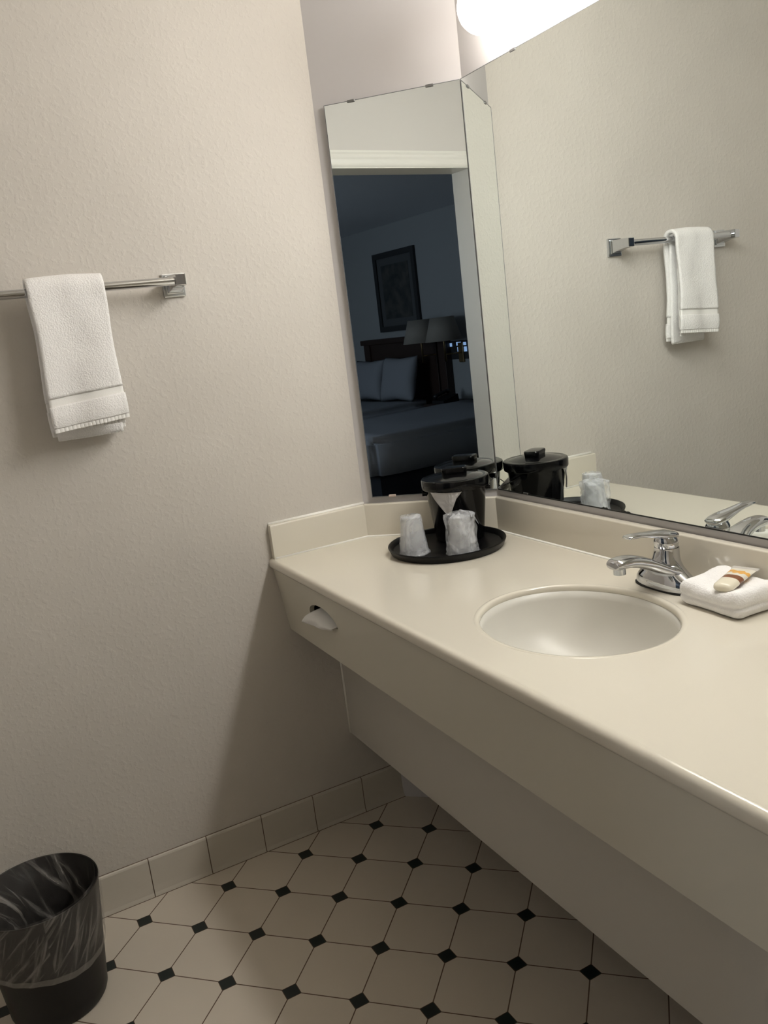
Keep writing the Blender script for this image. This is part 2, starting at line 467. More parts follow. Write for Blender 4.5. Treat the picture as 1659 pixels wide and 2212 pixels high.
# tissue in the opening, with its recessed box behind
disp = thing('tissue_dispenser', 'recessed tissue holder in the counter apron left of the sink', 'tissue holder', (hx, yA(hz), hz))
bm = bmesh.new()
def pocket(s, yy): return [(s*hw*1.02*math.cos(2*PI*k/32), yy, s*hh*(1.03 if math.sin(2*PI*k/32) > 0 else .3)*math.sin(2*PI*k/32)) for k in range(32)]
loft(bm, [pocket(1.03, .0135), pocket(1.15, .016), pocket(1.15, .09), pocket(.02, .09)], cap=False)
obj('recess', bm, M['dark'], disp, True)
def tis(u, v):
    # a limp tongue of tissue that comes out of the slot and droops to the left
    ix, iz = -.026 + .100*u, .024 - .022*u + .003*math.sin(u*PI)
    ox, oz = -.096 + .170*u, -.022 + .019*u - .004*math.sin(u*PI)
    k = v**.8
    x = ix*(1-k) + ox*k; z = iz*(1-k) + oz*k + .004*math.sin(k*PI)*(1-u*.5)
    y = .030 - .047*math.sin(min(1, k*1.25)*PI*.5) + .010*max(0, k-.6) + .002*math.sin(u*11+v*4) - .004*(1-u)*k
    y += (z)*-.135*0
    return (x, y, z)
bm = bmesh.new(); sheet(bm, tis, 22, 12)
o = obj('tissue', bm, M['tissue'], disp, True); solidify(o, .0012)

# ------------------------------------------------------------------ mirrors
mw = thing('wall_mirror', 'large frameless mirror filling the wall above the sink', 'mirror', (DX, 0, ZB))
th = .005
bm = bmesh.new(); box(bm, .003, -th, 0, 2.2, -.001, ZT-ZB, 1)
for f in bm.faces: f.material_index = 0 if f.calc_center_median().y < -th+.0001 else 1
obj('glass', bm, [M['mirror'], M['mirror_edge']], mw)
bm = bmesh.new(); box(bm, .003, -th-.0006, -.0012, 2.2, -th+.0002, .0016); obj('dark_edge', bm, M['mirror_edge'], mw)
bm = bmesh.new(); box(bm, .0025, -th-.0006, 0, .0045, -th+.0002, ZT-ZB); box(bm, .003, -th-.0006, ZT-ZB-.0008, 2.2, -th+.0002, ZT-ZB+.0006); obj('side_edge', bm, M['mirror_side'], mw)
ANG = math.atan2(DY, DX) + math.radians(1.3)
Lm = .3675 - .026
md_ = thing('corner_mirror', 'narrow tall frameless mirror on the angled corner wall', 'mirror', (DX+.0, -.0, ZB), 0)
# local frame: +X runs along the mirror away from the pivot, +Y out of the glass
ex = Vector((-math.cos(ANG), -math.sin(ANG), 0)); ny = Vector((math.sin(ANG), -math.cos(ANG), 0))
mm = Matrix((ex, ny, Vector((0, 0, 1)))).transposed().to_4x4()
if mm.determinant() < 0: pass
md_.rotation_euler = (0, 0, math.atan2(ex.y, ex.x))
# after that rotation local Y = rotate(ex, 90deg); out of the glass is local +Y or -Y
ly = Vector((-ex.y, ex.x, 0)); sg = 1 if ly.dot(ny) > 0 else -1
bm = bmesh.new()
ya, yb = sorted((sg*-.001, sg*.004))
box(bm, .004, ya, 0, Lm, yb, ZT-ZB)
for f in bm.faces: f.material_index = 0 if abs(f.calc_center_median().y - sg*.004) < .0001 else 1
obj('glass', bm, [M['mirror'], M['mirror_edge']], md_)
bm = bmesh.new(); q0, q1 = sorted((sg*.0038, sg*.0046)); box(bm, Lm-.0009, q0, 0, Lm+.0004, q1, ZT-ZB); box(bm, .004, q0, -.0008, Lm, q1, .001); box(bm, .004, q0, ZT-ZB-.0008, Lm, q1, ZT-ZB+.0005); obj('dark_edge', bm, M['mirror_side'], md_)
def clip_at(parent, x, z, s, mtl, dn=1):
    b = bmesh.new()
    box(b, x-.0095, min(s*-.001, s*.0065), z-.004*dn if dn > 0 else z-.002, x+.0095, max(s*-.001, s*.0065), z+.002 if dn > 0 else z+.004)
    bev(b, .0008, 1)
    return obj('clip', b, mtl, parent)
clipm = mat('grey_metal_clip', (0.22, 0.22, 0.22), .35, .8)
clear = mat('clear_plastic_clip', (0.62, 0.5, 0.44), .3)
for x in (.272, .077): clip_at(md_, x, ZT-ZB, sg, clipm)
clip_at(md_, .285, 0, sg, clear, -1)
clip_at(mw, .205, ZT-ZB, -1, clipm); clip_at(mw, .9, ZT-ZB, -1, clipm); clip_at(mw, 1.5, ZT-ZB, -1, clipm)
clip_at(mw, .12, 0, -1, clipm, -1)
for (x, w_) in ((.40, .012), (.465, .016), (.13, .01)):     # patches of desilvered backing on the lower edge
    b = bmesh.new()
    pts = [(x + w_*math.cos(PI*k/10), -.0054, .0042*math.sin(PI*k/10)*(1+.25*math.sin(k*2.3))) for k in range(11)]
    lo_ = [b.verts.new(p) for p in pts]; hi_ = [b.verts.new((p[0], -.0049, p[2])) for p in pts]
    b.faces.new(lo_); b.faces.new(hi_[::-1])
    for i in range(len(pts)):
        j = (i+1) % len(pts); b.faces.new((lo_[i], hi_[i], hi_[j], lo_[j]))
    obj('worn_patch', b, M['mirror_edge'], mw)

# ------------------------------------------------------------------ vanity light
lt = thing('vanity_light', 'wall bar of round white globe bulbs above the large mirror', 'light fixture', (0, 0, 0))
bm = boxbm(.42, -.004, 1.972, 1.86, -.0005, 2.05, b=.001); obj('back_plate', bm, M['fixture'], lt)
for k in range(10):
    x = .446 + k*.142; bmt = M['bulb_warm'] if k == 0 else (M['bulb_mid'] if k == 1 else M['bulb'])
    b = bmesh.new(); tube(b, [(x, -.003, 1.970), (x, -.016, 1.970)], .02, 24); obj('socket', b, M['fixture'], lt, True, 40)
    b = bmesh.new(); bmesh.ops.create_uvsphere(b, u_segments=32, v_segments=20, radius=.054, matrix=Matrix.Translation((x, -.061, 1.974)))
    obj('globe_bulb', b, bmt, lt, True)

# ------------------------------------------------------------------ towel rail on the left wall
BARX, BARZ = .062, 1.503
rail = thing('towel_bar', 'chrome towel bar with square posts on the left wall', 'towel bar', (0, -.69, BARZ))
for yc, sgn in ((0, 1), (-.455, -1)):
    b = boxbm(-.001, yc-.026, -.032, .008, yc+.026, .022, b=.0025); p = obj('wall_plate', b, M['dull_chrome'], rail)
    b = boxbm(.007, yc-.020, -.025, .013, yc+.020, .017, b=.002); obj('plate_step', b, M['dull_chrome'], rail)
    # tapered arm from plate to bar end
    b = bmesh.new()
    def sq(x, hw_, z0, z1): return [(x, yc-hw_, z0), (x, yc+hw_, z0), (x, yc+hw_, z1), (x, yc-hw_, z1)]
    loft(b, [sq(.012, .017, -.022, .015), sq(.045, .013, -.014, .0155), sq(.078, .0115, -.0115, .0145)])
    bev(b, .0015, 2)
    obj('arm', b, M['chrome'], rail)
bm = bmesh.new(); tube(bm, [(BARX, .002, 0), (BARX, -.457, 0)], .0095, 24); obj('rod', bm, M['chrome'], rail, True, 40)

# ------------------------------------------------------------------ hand towel folded over the bar
tw = thing('hand_towel', 'white terry hand towel folded over the chrome bar', 'towel', (BARX, -.943, BARZ))
def towel_path(front_len, back_len, rad, n=40):
    pts = []
    for i in range(n): pts.append((-rad, -back_len*(1-i/n)))
    for i in range(13): a = PI - PI*i/12; pts.append((rad*math.cos(a), rad*math.sin(a)))
    for i in range(1, n+1): pts.append((rad, -front_len*i/n))
    return pts
def drape(y0, y1, fl, bl, rad, swing, nm, mt, thick, dz=0.0, dx=0.0, skew=0.0, nyy=26, seed=0.0, wave=.004, seg=None):
    path = towel_path(fl, bl, rad)
    if seg: path = path[seg[0]:seg[1]]
    def f(u, v):
        k = u*(len(path)-1); i = min(int(k), len(path)-2); t = k-i
        x = path[i][0]*(1-t) + path[i+1][0]*t; z = path[i][1]*(1-t) + path[i+1][1]*t
        y = y0 + (y1-y0)*v
        dn = max(0, -z)
        s = 1 if x > 0 else -1
        # slight flare, soft vertical folds, lean away from the wall side
        y += skew*dn*(v-.5) + .010*dn*math.sin(v*5+seed) + .0032*math.sin(dn*19+v*2.2)*min(1, dn*12)
        x += wave*min(1, dn*6)*math.sin(v*7.5 + dn*9 + seed) + .003*noise.noise(Vector((v*3+seed, dn*14, 0)))
        if s > 0: x += swing*dn
        z += dz - .012*v*min(1, dn*4)*(-1 if s > 0 else 0)
        if dn < .02: z += .0035*math.sin(v*PI)*(1-dn/.02)
        return (x+dx, y, z)
    b = bmesh.new(); sheet(b, f, len(path)-1, nyy)
    o_ = obj(nm, b, mt, tw, True); solidify(o_, thick)
    return o_
# inner fold then outer fold of the doubled cloth
drape(-.070, .068, .283, .318, .0145, .02, 'inner_fold', M['towel'], .008, seed=2.1, wave=.003)
drape(-.078, .080, .225, .235, .0245, .03, 'outer_fold', M['towel'], .010, seed=.4)
# woven band (flat) and terry below it, on front and back
def band(name, z0, z1, rad, y0, y1, mt, thick, side, seed=.4, wave=.004, swing=.03, ribs=False, slope=.0, bulge=0.0):
    nz = 14
    def f(u, v):
        z = -(z0 + (z1-z0)*u); dn = -z
        y = y0 + (y1-y0)*v
        y += .010*dn*math.sin(v*5+seed) + .0032*math.sin(dn*19+v*2.2)
        x = side*rad + wave*min(1, dn*6)*math.sin(v*7.5 + dn*9 + seed) + .003*noise.noise(Vector((v*3+seed, dn*14, 0)))
        if side > 0: x += swing*dn
        x += side*bulge*math.sin(u*PI)
        if ribs: x += side*.0014*abs(math.sin(v*PI*19))
        z += slope*v*(1 if side > 0 else 0)
        return (x, y, z)
    b = bmesh.new(); sheet(b, f, nz, 120 if ribs else 26)
    o_ = obj(name, b, mt, tw, True); solidify(o_, thick)
    return o_
for side, dz in ((1, 0), (-1, .012)):
    band('woven_band', .222+dz, .244+dz, .0240, -.0775, .0795, M['towel_flat'], .0065, side, slope=.012)
    band('lower_border', .243+dz, .288+dz, .0243, -.0785, .0815, M['towel'], .0095, side, slope=.012, bulge=.0025)
    band('ribbed_hem', .286+dz, .298+dz, .0245, -.0775, .0805, M['towel_flat'], .006, side, ribs=True, slope=.012)
band('ribbed_hem', .306, .320, .0145, -.070, .066, M['towel_flat'], .006, -1, seed=2.1, wave=.003, ribs=True)
band('ribbed_hem', .2825, .296, .0145, -.069, .068, M['towel_flat'], .006, 1, seed=2.1, wave=.003, swing=.02, ribs=True)

# ------------------------------------------------------------------ tray, bucket, cups
TX, TY = .3005, -.1985
tray = tag(obj('serving_tray', (lambda b: (lathe(b, [(0, H+.0055), (.128, H+.0055), (.134, H+.008), (.1405, H+.0185), (.143, H+.0200), (.1455, H+.0195), (.146, H+.0175), (.1395, H+.003), (.136, H+.0005), (0, H+.0005)], 96, TX, TY), b)[1])(bmesh.new()), M['black_tray'], None, True, 35),
           'round black plastic tray on the counter holding the ice bucket', 'tray')

bk = thing('ice_bucket', 'black plastic ice bucket with lid on the tray', 'ice bucket', (.2600, -.1320, H+.006))
bm = bmesh.new()
lathe(bm, [(0, .0), (.056, .0), (.0605, .003), (.062, .010), (.0765, .138), (.0775, .140), (.0775, .146), (.074, .146), (.0725, .138), (.059, .012), (0, .010)], 64)
obj('body', bm, M['black'], bk, True, 35)
bm = bmesh.new()
lathe(bm, [(.0790, .134), (.0835, .134), (.085, .137), (.0855, .154), (.084, .158), (.081, .1595), (.074, .1585), (.068, .1595), (.050, .164), (.030, .1665), (0, .167)], 64)
o = obj('lid', bm, M['black'], bk, True, 35); solidify(o, .0022, -1)
bm = bmesh.new()
# rounded rectangular grip
ang = math.radians(60)
def kn(z, hx_, hy_, r_=.012, n_=6):
    pts = []
    for cx_, cy_, a0 in ((hx_-r_, hy_-r_, 0), (-hx_+r_, hy_-r_, PI/2), (-hx_+r_, -hy_+r_, PI), (hx_-r_, -hy_+r_, 1.5*PI)):
        for i in range(n_+1):
            a = a0 + PI/2*i/n_; pts.append((cx_ + r_*math.cos(a), cy_ + r_*math.sin(a)))
    return [(x*math.cos(ang) - y*math.sin(ang), x*math.sin(ang) + y*math.cos(ang), z) for x, y in pts]
loft(bm, [kn(.162, .030, .019), kn(.167, .031, .020), kn(.179, .0325, .0215), kn(.182, .031, .020), kn(.1825, .027, .017, .01)])
obj('lid_grip', bm, M['black'], o, True, 40)
# ears and thin bail handle, resting down against the body
ha = math.radians(62)
hd = Vector((math.cos(ha), math.sin(ha), 0)); hn = Vector((-math.sin(ha), math.cos(ha), 0))
for s in (1, -1):
    b = bmesh.new(); c0 = hd*(.0745*s)
    tube(b, [c0 + Vector((0, 0, .124)), c0 + hd*(.011*s) + Vector((0, 0, .124))], .007, 16); obj('handle_ear', b, M['black'], bk, True, 40)
b = bmesh.new()
pts = []
for i in range(33):
    a = PI*i/32
    r_ = .0835
    pts.append(hd*(r_*math.cos(a)) + hn*(.0865*math.sin(a)**.8 if math.sin(a) > 0 else 0) + Vector((0, 0, .124 - .034*math.sin(a))))
tube(b, pts, .0014, 8); obj('bail_handle', b, M['black'], bk, True)
# corner of the folded ice bag that hangs out from under the lid
fa = math.atan2(-1.24024+.132, 2.04524-.26)
def bag(u, v):
    # triangle: u across, v down
    wdt = (1-v)*.036 + .0055
    a = fa - .40 + ((u-.5)*2*wdt*.98 + .007*v)/.083
    rr = .0818 - v*.0065 + .0018*math.sin(u*6+v*4) 
    return (rr*math.cos(a), rr*math.sin(a), .136 - .060*v)
b = bmesh.new(); sheet(b, bag, 12, 14); o = obj('folded_bag_corner', b, M['bag'], bk, True); solidify(o, .0008)
def bag2(u, v):
    a = fa - .40 + (.020 + .030*u*(1-v) - .006*v)/.083
    rr = .0805 - v*.0055
    return (rr*math.cos(a), rr*math.sin(a), .136 - .052*v*(1-.25*u))
b = bmesh.new(); sheet(b, bag2, 6, 10); o = obj('folded_bag_corner', b, M['bag'], bk, True); solidify(o, .0008)

def wrapped_cup(label, x, y, rot, fullness, seed, lean=0.0):
    t = thing('wrapped_cup', label, 'cup', (x, y, H+.0062), rot, 'plastic wrapped cups on the tray')
    b = bmesh.new()
    lathe(b, [(.0345, .0), (.0355, .0015), (.0345, .003), (.0335, .005), (.0235, .088), (.0225, .0895), (0, .088)], 40)
    o = obj('cup', b, M['cup'], t, True, 40); solidify(o, .0008)
    b = bmesh.new(); nu, nv = 64, 40
    def f(u, v):
        a = 2*PI*u
        if v < .8:
            q = v/.8; z = .0005 + q*.093
            r0 = .0362 - .0118*q + fullness*q*.012
        else:
            q = (v-.8)/.2; z = .0935 + (.004 + fullness*.006)*math.sin(q*PI/2); r0 = (.0244 + fullness*.012)*(1-q)
        nz = noise.noise(Vector((math.cos(a)*2.2, math.sin(a)*2.2, z*38 + seed)))
        n2 = noise.noise(Vector((math.cos(a)*6, math.sin(a)*6, z*90 + seed*3)))
        am = (.0009 + fullness*.0028)*(min(1, r0/.02))
        r = r0 + am*nz*1.4 + am*.7*n2
        if v < .03: r += .0018*abs(math.sin(a*3+seed)) + .002*max(0, math.cos(a-.6))
        z += (fullness*.004+.0012)*nz*(1 if v > .7 else 0)
        return (r*math.cos(a), r*math.sin(a), max(z, .0003))
    sheet(b, f, nu, nv); bmesh.ops.remove_doubles(b, verts=b.verts, dist=1e-5)
    if fullness > .5:   # loose ear of film at the top
        pass
    o = obj('plastic_wrapper', b, M['cup_film'], t, True)
    if fullness > .5:
        b = bmesh.new()
        def g_(u, v): 
            return (.026 + .016*v, -.012 + .024*u + .003*math.sin(v*5), .088 - .020*v*v + .006*math.sin(u*PI)*(1-v) + .002*math.sin(u*9+v*7))
        sheet(b, g_, 10, 8); o2 = obj('loose_film', b, M['cup_film'], t, True)
    return t
wrapped_cup('smaller tightly wrapped clear cup, left on the black tray', .2955, -.2895, 0, .05, 1.3)
wrapped_cup('crumple-wrapped clear cup, right on the black tray in front of the bucket', .3925, -.2115, math.radians(62), 1.0, 6.2)

# ------------------------------------------------------------------ faucet
fx, fy = .8985, -.078
fa_ = thing('faucet', 'chrome single lever faucet behind the sink', 'faucet', (fx, fy, H))
def ell_ring(cx, cy, z, a, b, n=32, p=2.0):
    out = []
    for k in range(n):
        t = 2*PI*k/n; c_, s_ = math.cos(t), math.sin(t)
        out.append((cx + a*math.copysign(abs(c_)**(2/p), c_), cy + b*math.copysign(abs(s_)**(2/p), s_), z))
    return out
b = bmesh.new(); loft(b, [ell_ring(0, 0, .0004, .0725, .030, 48, 2.6), ell_ring(0, 0, .0035, .073, .0305, 48, 2.6)]); obj('gasket', b, M['black_rubber'], fa_, True, 40)
b = bmesh.new()
secs = []
for z, a, b_, cy in ((.0035, .071, .030, 0), (.008, .0715, .0305, 0), (.017, .070, .0295, 0), (.024, .065, .0275, 0), (.031, .056, .0255, 0), (.038, .045, .0245, 0), (.045, .036, .0238, 0), (.052, .0295, .0232, .001), (.060, .0262, .0222, .002), (.068, .0245, .0215, .003), (.076, .0235, .021, .004), (.080, .0232, .021, .004)):
    secs.append(ell_ring(0, cy, z, a, b_, 48, 2.3))
loft(b, secs); obj('body', b, M['chrome'], fa_, True, 60)
# spout: sweeping forward and slightly up, flattening to the tip
def spout_sec(y, z, w_, h_, tilt, n=28):
    out = []
    for k in range(n):
        t = 2*PI*k/n; c_, s_ = math.cos(t), math.sin(t)
        px = w_*math.copysign(abs(c_)**.8, c_); pz = h_*math.copysign(abs(s_)**.8, s_)
        out.append((px, y - pz*math.sin(tilt), z + pz*math.cos(tilt)))
    return out
b = bmesh.new()
path = [(.004, .030, .046, .027, .6), (-.012, .037, .044, .0275, .6), (-.028, .0455, .0375, .0245, .55), (-.045, .0555, .030, .0200, .45), (-.062, .0640, .0245, .0160, .34), (-.080, .0705, .0215, .0130, .22), (-.098, .0745, .0205, .0115, .08), (-.115, .0755, .0200, .0108, -.02), (-.126, .0750, .0192, .0100, -.05), (-.132, .0740, .0165, .0075, -.05)]
secs = [spout_sec(*s_) for s_ in path]
loft(b, secs)
o = obj('spout', b, M['chrome'], fa_, True, 60)
b = bmesh.new(); tube(b, [(0, -.1165, .068), (0, -.1165, .0545)], .0115, 24); obj('aerator', b, M['dull_chrome'], o, True, 40)
# handle: cap plus a lever that sweeps forward
b = bmesh.new()
loft(b, [ell_ring(0, .004, .0805, .0225, .0212, 40), ell_ring(0, .004, .0835, .0232, .0218, 40), ell_ring(0, .003, .092, .0240, .0225, 40), ell_ring(0, .002, .100, .0195, .0195, 40), ell_ring(0, 0, .105, .014, .015, 40)])
hd_ = obj('handle', b, M['chrome'], fa_, True, 60)
b = bmesh.new()
def lev(y, z, w_, h_, n=24):
    return [(w_*math.copysign(abs(math.cos(2*PI*k/n))**.7, math.cos(2*PI*k/n)), y, z + h_*math.copysign(abs(math.sin(2*PI*k/n))**.8, math.sin(2*PI*k/n))) for k in range(n)]
loft(b, [lev(.025, .1005, .008, .003), lev(.021, .1015, .0165, .0062), lev(.010, .1035, .0195, .0080), lev(-.008, .1065, .0195, .0082), lev(-.026, .1100, .0165, .0066), lev(-.046, .1140, .0138, .0048), lev(-.066, .1175, .0125, .0040), lev(-.084, .1190, .0125, .0040), lev(-.093, .1188, .0115, .0036), lev(-.0965, .1185, .0085, .0022)])
obj('lever', b, M['chrome'], hd_, True, 60)
b = bmesh.new(); tube(b, [(0, .026, .045), (0, .026, .083)], .0022, 10); bmesh.ops.create_uvsphere(b, u_segments=16, v_segments=10, radius=.005, matrix=Matrix.Translation((0, .026, .085)))
obj('lift_rod', b, M['chrome'], fa_, True)

# ------------------------------------------------------------------ washcloth and sachet
wc = tag(None or obj('folded_washcloth', (lambda b: b)(bmesh.new()), M['towel'], None), 'white folded washcloth on the counter right of the faucet', 'washcloth')
bpy.data.meshes.remove(wc.data) if False else None
def cloth_mesh():
    b = bmesh.new()
    x0, x1, y0, y1 = 0.0, .140, 0.0, .108
    nx, ny_, nz = 36, 28, 10
    hgt = .045
    def top(x, y):
        u, v = (x-x0)/(x1-x0), (y-y0)/(y1-y0)
        h = hgt + .009*math.exp(-((u-.22)/.30)**2 - ((v-.80)/.28)**2) - .009*math.exp(-((u-.55)/.2)**2 - ((v-.35)/.3)**2) + .005*math.exp(-((u-.95)/.12)**2)
        return h + .0015*noise.noise(Vector((x*60, y*60, 1)))
    bmesh.ops.create_grid(b, x_segments=nx, y_segments=ny_, size=.5)
    base = list(b.verts)
    b.free(); b = bmesh.new()
    # closed rounded slab by superellipse-like shells
    rows = []
    for k in range(nz*2+1):
        t = -1 + k/nz     # -1..1 bottom to top
        ins = .016*(1-math.sqrt(max(0, 1-abs(t)**3.0)))
        fold = .0034*math.exp(-((t+.15)/.13)**2)
        ring = []
        P = 26
        per = []
        r_ = .013
        for (cx_, cy_, a0) in ((x1-r_, y1-r_, 0), (x0+r_, y1-r_, PI/2), (x0+r_, y0+r_, PI), (x1-r_, y0+r_, 1.5*PI)):
            for i in range(9):
                a = a0 + PI/2*i/8
                per.append((cx_ + (r_)*math.cos(a), cy_ + (r_)*math.sin(a)))
        # subdivide straight runs
        out = []
        for i in range(len(per)):
            p, q = Vector(per[i]), Vector(per[(i+1) % len(per)])
            m_ = max(1, int((q-p).length/.005))
            for j in range(m_): out.append(p.lerp(q, j/m_))
        cx_, cy_ = (x0+x1)/2, (y0+y1)/2
        for p in out:
            d_ = Vector((p.x-cx_, p.y-cy_)); L_ = d_.length
            k_ = 1 - (ins + fold)/max(L_, .01)*1.0
            q = Vector((cx_, cy_)) + d_*k_
            h = top(min(max(q.x, x0), x1), min(max(q.y, y0), y1))
            z = h*(t+1)/2
            wob = .0012*noise.noise(Vector((q.x*45, q.y*45, z*60)))
            ring.append((q.x + wob, q.y + wob, z))
        rows.append(ring)
    vr = [[b.verts.new(p) for p in r] for r in rows]
    n_ = len(vr[0])
    for a, c_ in zip(vr, vr[1:]):
        for i in range(n_): b.faces.new((a[i], a[(i+1) % n_], c_[(i+1) % n_], c_[i]))
    # top cap: shrink rings towards the centre
    prev = vr[-1]
    for s_ in (.8, .6, .4, .2):
        ring = []
        for v0 in vr[-1]:
            qx = x0/2+x1/2 + (v0.co.x-(x0+x1)/2)*s_; qy = (y0+y1)/2 + (v0.co.y-(y0+y1)/2)*s_
            ring.append(b.verts.new((qx, qy, top(qx, qy))))
        for i in range(n_): b.faces.new((prev[i], prev[(i+1) % n_], ring[(i+1) % n_], ring[i]))
        prev = ring
    b.faces.new(prev); b.faces.new(vr[0][::-1])
    return b
b = cloth_mesh(); bmesh.ops.recalc_face_normals(b, faces=b.faces); b.to_mesh(wc.data); b.free()
for p in wc.data.polygons: p.use_smooth = True
wc.location = (.9745, -.1315, H+.0004); wc.rotation_euler = (0, 0, math.radians(-3))

def sachet_mat():
    mt = bpy.data.materials.new('printed_sachet'); mt.use_nodes = True
    n, l, b = nodes(mt)
    tc = n.new('ShaderNodeTexCoord'); sp = n.new('ShaderNodeSeparateXYZ'); l.new(tc.outputs['Object'], sp.inputs[0])
    r = n.new('ShaderNodeValToRGB'); r.color_ramp.interpolation = 'CONSTANT'
    mr = n.new('ShaderNodeMapRange'); mr.inputs[1].default_value = 0; mr.inputs[2].default_value = .112; l.new(sp.outputs[1], mr.inputs[0])
    l.new(mr.outputs[0], r.inputs[0])
    cr = (0.80, 0.74, 0.60, 1)
    els = [(0, cr), (.30, (0.22, 0.085, 0.04, 1)), (.44, (0.80, 0.76, 0.66, 1)), (.86, (0.66, 0.62, 0.55, 1))]
    r.color_ramp.elements[0].position = 0; r.color_ramp.elements[0].color = els[0][1]
    r.color_ramp.elements[1].position = els[1][0]; r.color_ramp.elements[1].color = els[1][1]
    for p, c_ in els[2:]:
        e_ = r.color_ramp.elements.new(p); e_.color = c_
    # orange blossom patch
    nz = n.new('ShaderNodeTexNoise'); nz.inputs['Scale'].default_value = 55; l.new(tc.outputs['Object'], nz.inputs['Vector'])
    def mth(op, a, bb):
        k = n.new('ShaderNodeMath'); k.operation = op
        for i, v in enumerate((a, bb)):
            if isinstance(v, (int, float)): k.inputs[i].default_value = v
            else: l.new(v, k.inputs[i])
        return k.outputs[0]
    dy = mth('ABSOLUTE', mth('SUBTRACT', sp.outputs[1], .069), 0)
    near = mth('LESS_THAN', mth('ADD', dy, mth('MULTIPLY', nz.outputs[0], .055)), .034)
    mx = n.new('ShaderNodeMix'); mx.data_type = 'RGBA'; l.new(near, mx.inputs[0]); l.new(r.outputs[0], mx.inputs[6]); mx.inputs[7].default_value = (0.78, 0.42, 0.10, 1)
    l.new(mx.outputs[2], b.inputs['Base Color'])
    b.inputs['Roughness'].default_value = .25
    return mt
M['sachet'] = sachet_mat()
M['seal'] = mat('clear_crimped_seal', (0.75, 0.72, 0.68), .25, Alpha=.6)
sc_ = thing('toiletry_tube', 'small cream lotion tube with brown band lying on the washcloth', 'toiletry tube', (1.073, -.131, H+.0485))
b = bmesh.new(); secs = []
for y, w_, h_ in ((0, .008, .002), (.003, .0145, .0065), (.010, .0175, .0088), (.030, .0180, .0090), (.055, .0190, .0078), (.075, .0205, .0050), (.090, .0215, .0022), (.097, .0220, .0008)):
    secs.append([(w_*math.copysign(abs(math.cos(2*PI*k/24))**.75, math.cos(2*PI*k/24)), y, h_*math.sin(2*PI*k/24)) for k in range(24)])
loft(b, secs); obj('tube_body', b, M['sachet'], sc_, True, 60)
b = bmesh.new(); box(b, -.0235, .096, -.0007, .0235, .107, .0007); obj('crimped_seal', b, M['seal'], sc_)
sc_.rotation_euler = (math.radians(4), 0, math.radians(17))

# ------------------------------------------------------------------ waste bin with liner
cx_, cy_ = .228, -1.257
can = thing('waste_bin', 'black round waste bin with clear liner by the left wall', 'waste bin', (cx_, cy_, 0))
b = bmesh.new()
lathe(b, [(0, 0.0005), (.090, .0005), (.0985, .004), (.1015, .012), (.1030, .03), (.1268, .265), (.1280, .268), (.1275, .2705), (.1255, .2695), (.1240, .262), (.0995, .02), (0, .014)], 72)
obj('bin_body', b, M['can'], can, True, 35)
body_r = lambda z: .1030 + (min(max(z, .03), .265)-.03)/.235*.0238
def liner_z(a, v): return .2735 - v*(.150 + .010*math.sin(a+.6) + .005*math.sin(3*a))
def liner_out(u, v, push=0.0):
    a = 2*PI*u
    nz = noise.noise(Vector((math.cos(a)*3, math.sin(a)*3, v*2)))
    z = liner_z(a, v)
    r = body_r(z) + .0025 + .0028*abs(nz)*min(1, v*3) + .0010*math.sin(a*18 + v*9)*v + .0022*math.sin(min(1, v)*PI) + push
    return (r*math.cos(a), r*math.sin(a), z)
def liner_in(u, v):
    a = 2*PI*u
    nz = noise.noise(Vector((math.cos(a)*3.5, math.sin(a)*3.5, v*5+5)))
    n2 = noise.noise(Vector((math.cos(a)*9, math.sin(a)*9, v*8)))
    z = .2735 - v*.215
    inb = max(0, math.cos(a - PI*1.30))    # the liner slumps inwards on this side
    r = body_r(z) - .0045 - .060*inb*math.sin(min(1, v*1.5)*PI*.8) - (.012*abs(nz) + .008*abs(n2))*min(1, v*5)
    return (max(r, .01)*math.cos(a), max(r, .01)*math.sin(a), z)
def uv_sheet(name, f, nu, nv, m_, parent, hscale):
    b = bmesh.new(); g_ = [[b.verts.new(f(i/nu, j/nv)) for j in range(nv+1)] for i in range(nu)]
    uvl = b.loops.layers.uv.new('UVMap')
    for i in range(nu):
        for j in range(nv):
            i2 = (i+1) % nu
            fc = b.faces.new((g_[i][j], g_[i2][j], g_[i2][j+1], g_[i][j+1]))
            for lp, (a_, c_) in zip(fc.loops, ((i, j), (i+1, j), (i+1, j+1), (i, j+1))):
                lp[uvl].uv = (a_/nu*.76, 1 - c_/nv*hscale)
    return obj(name, b, m_, parent, True)
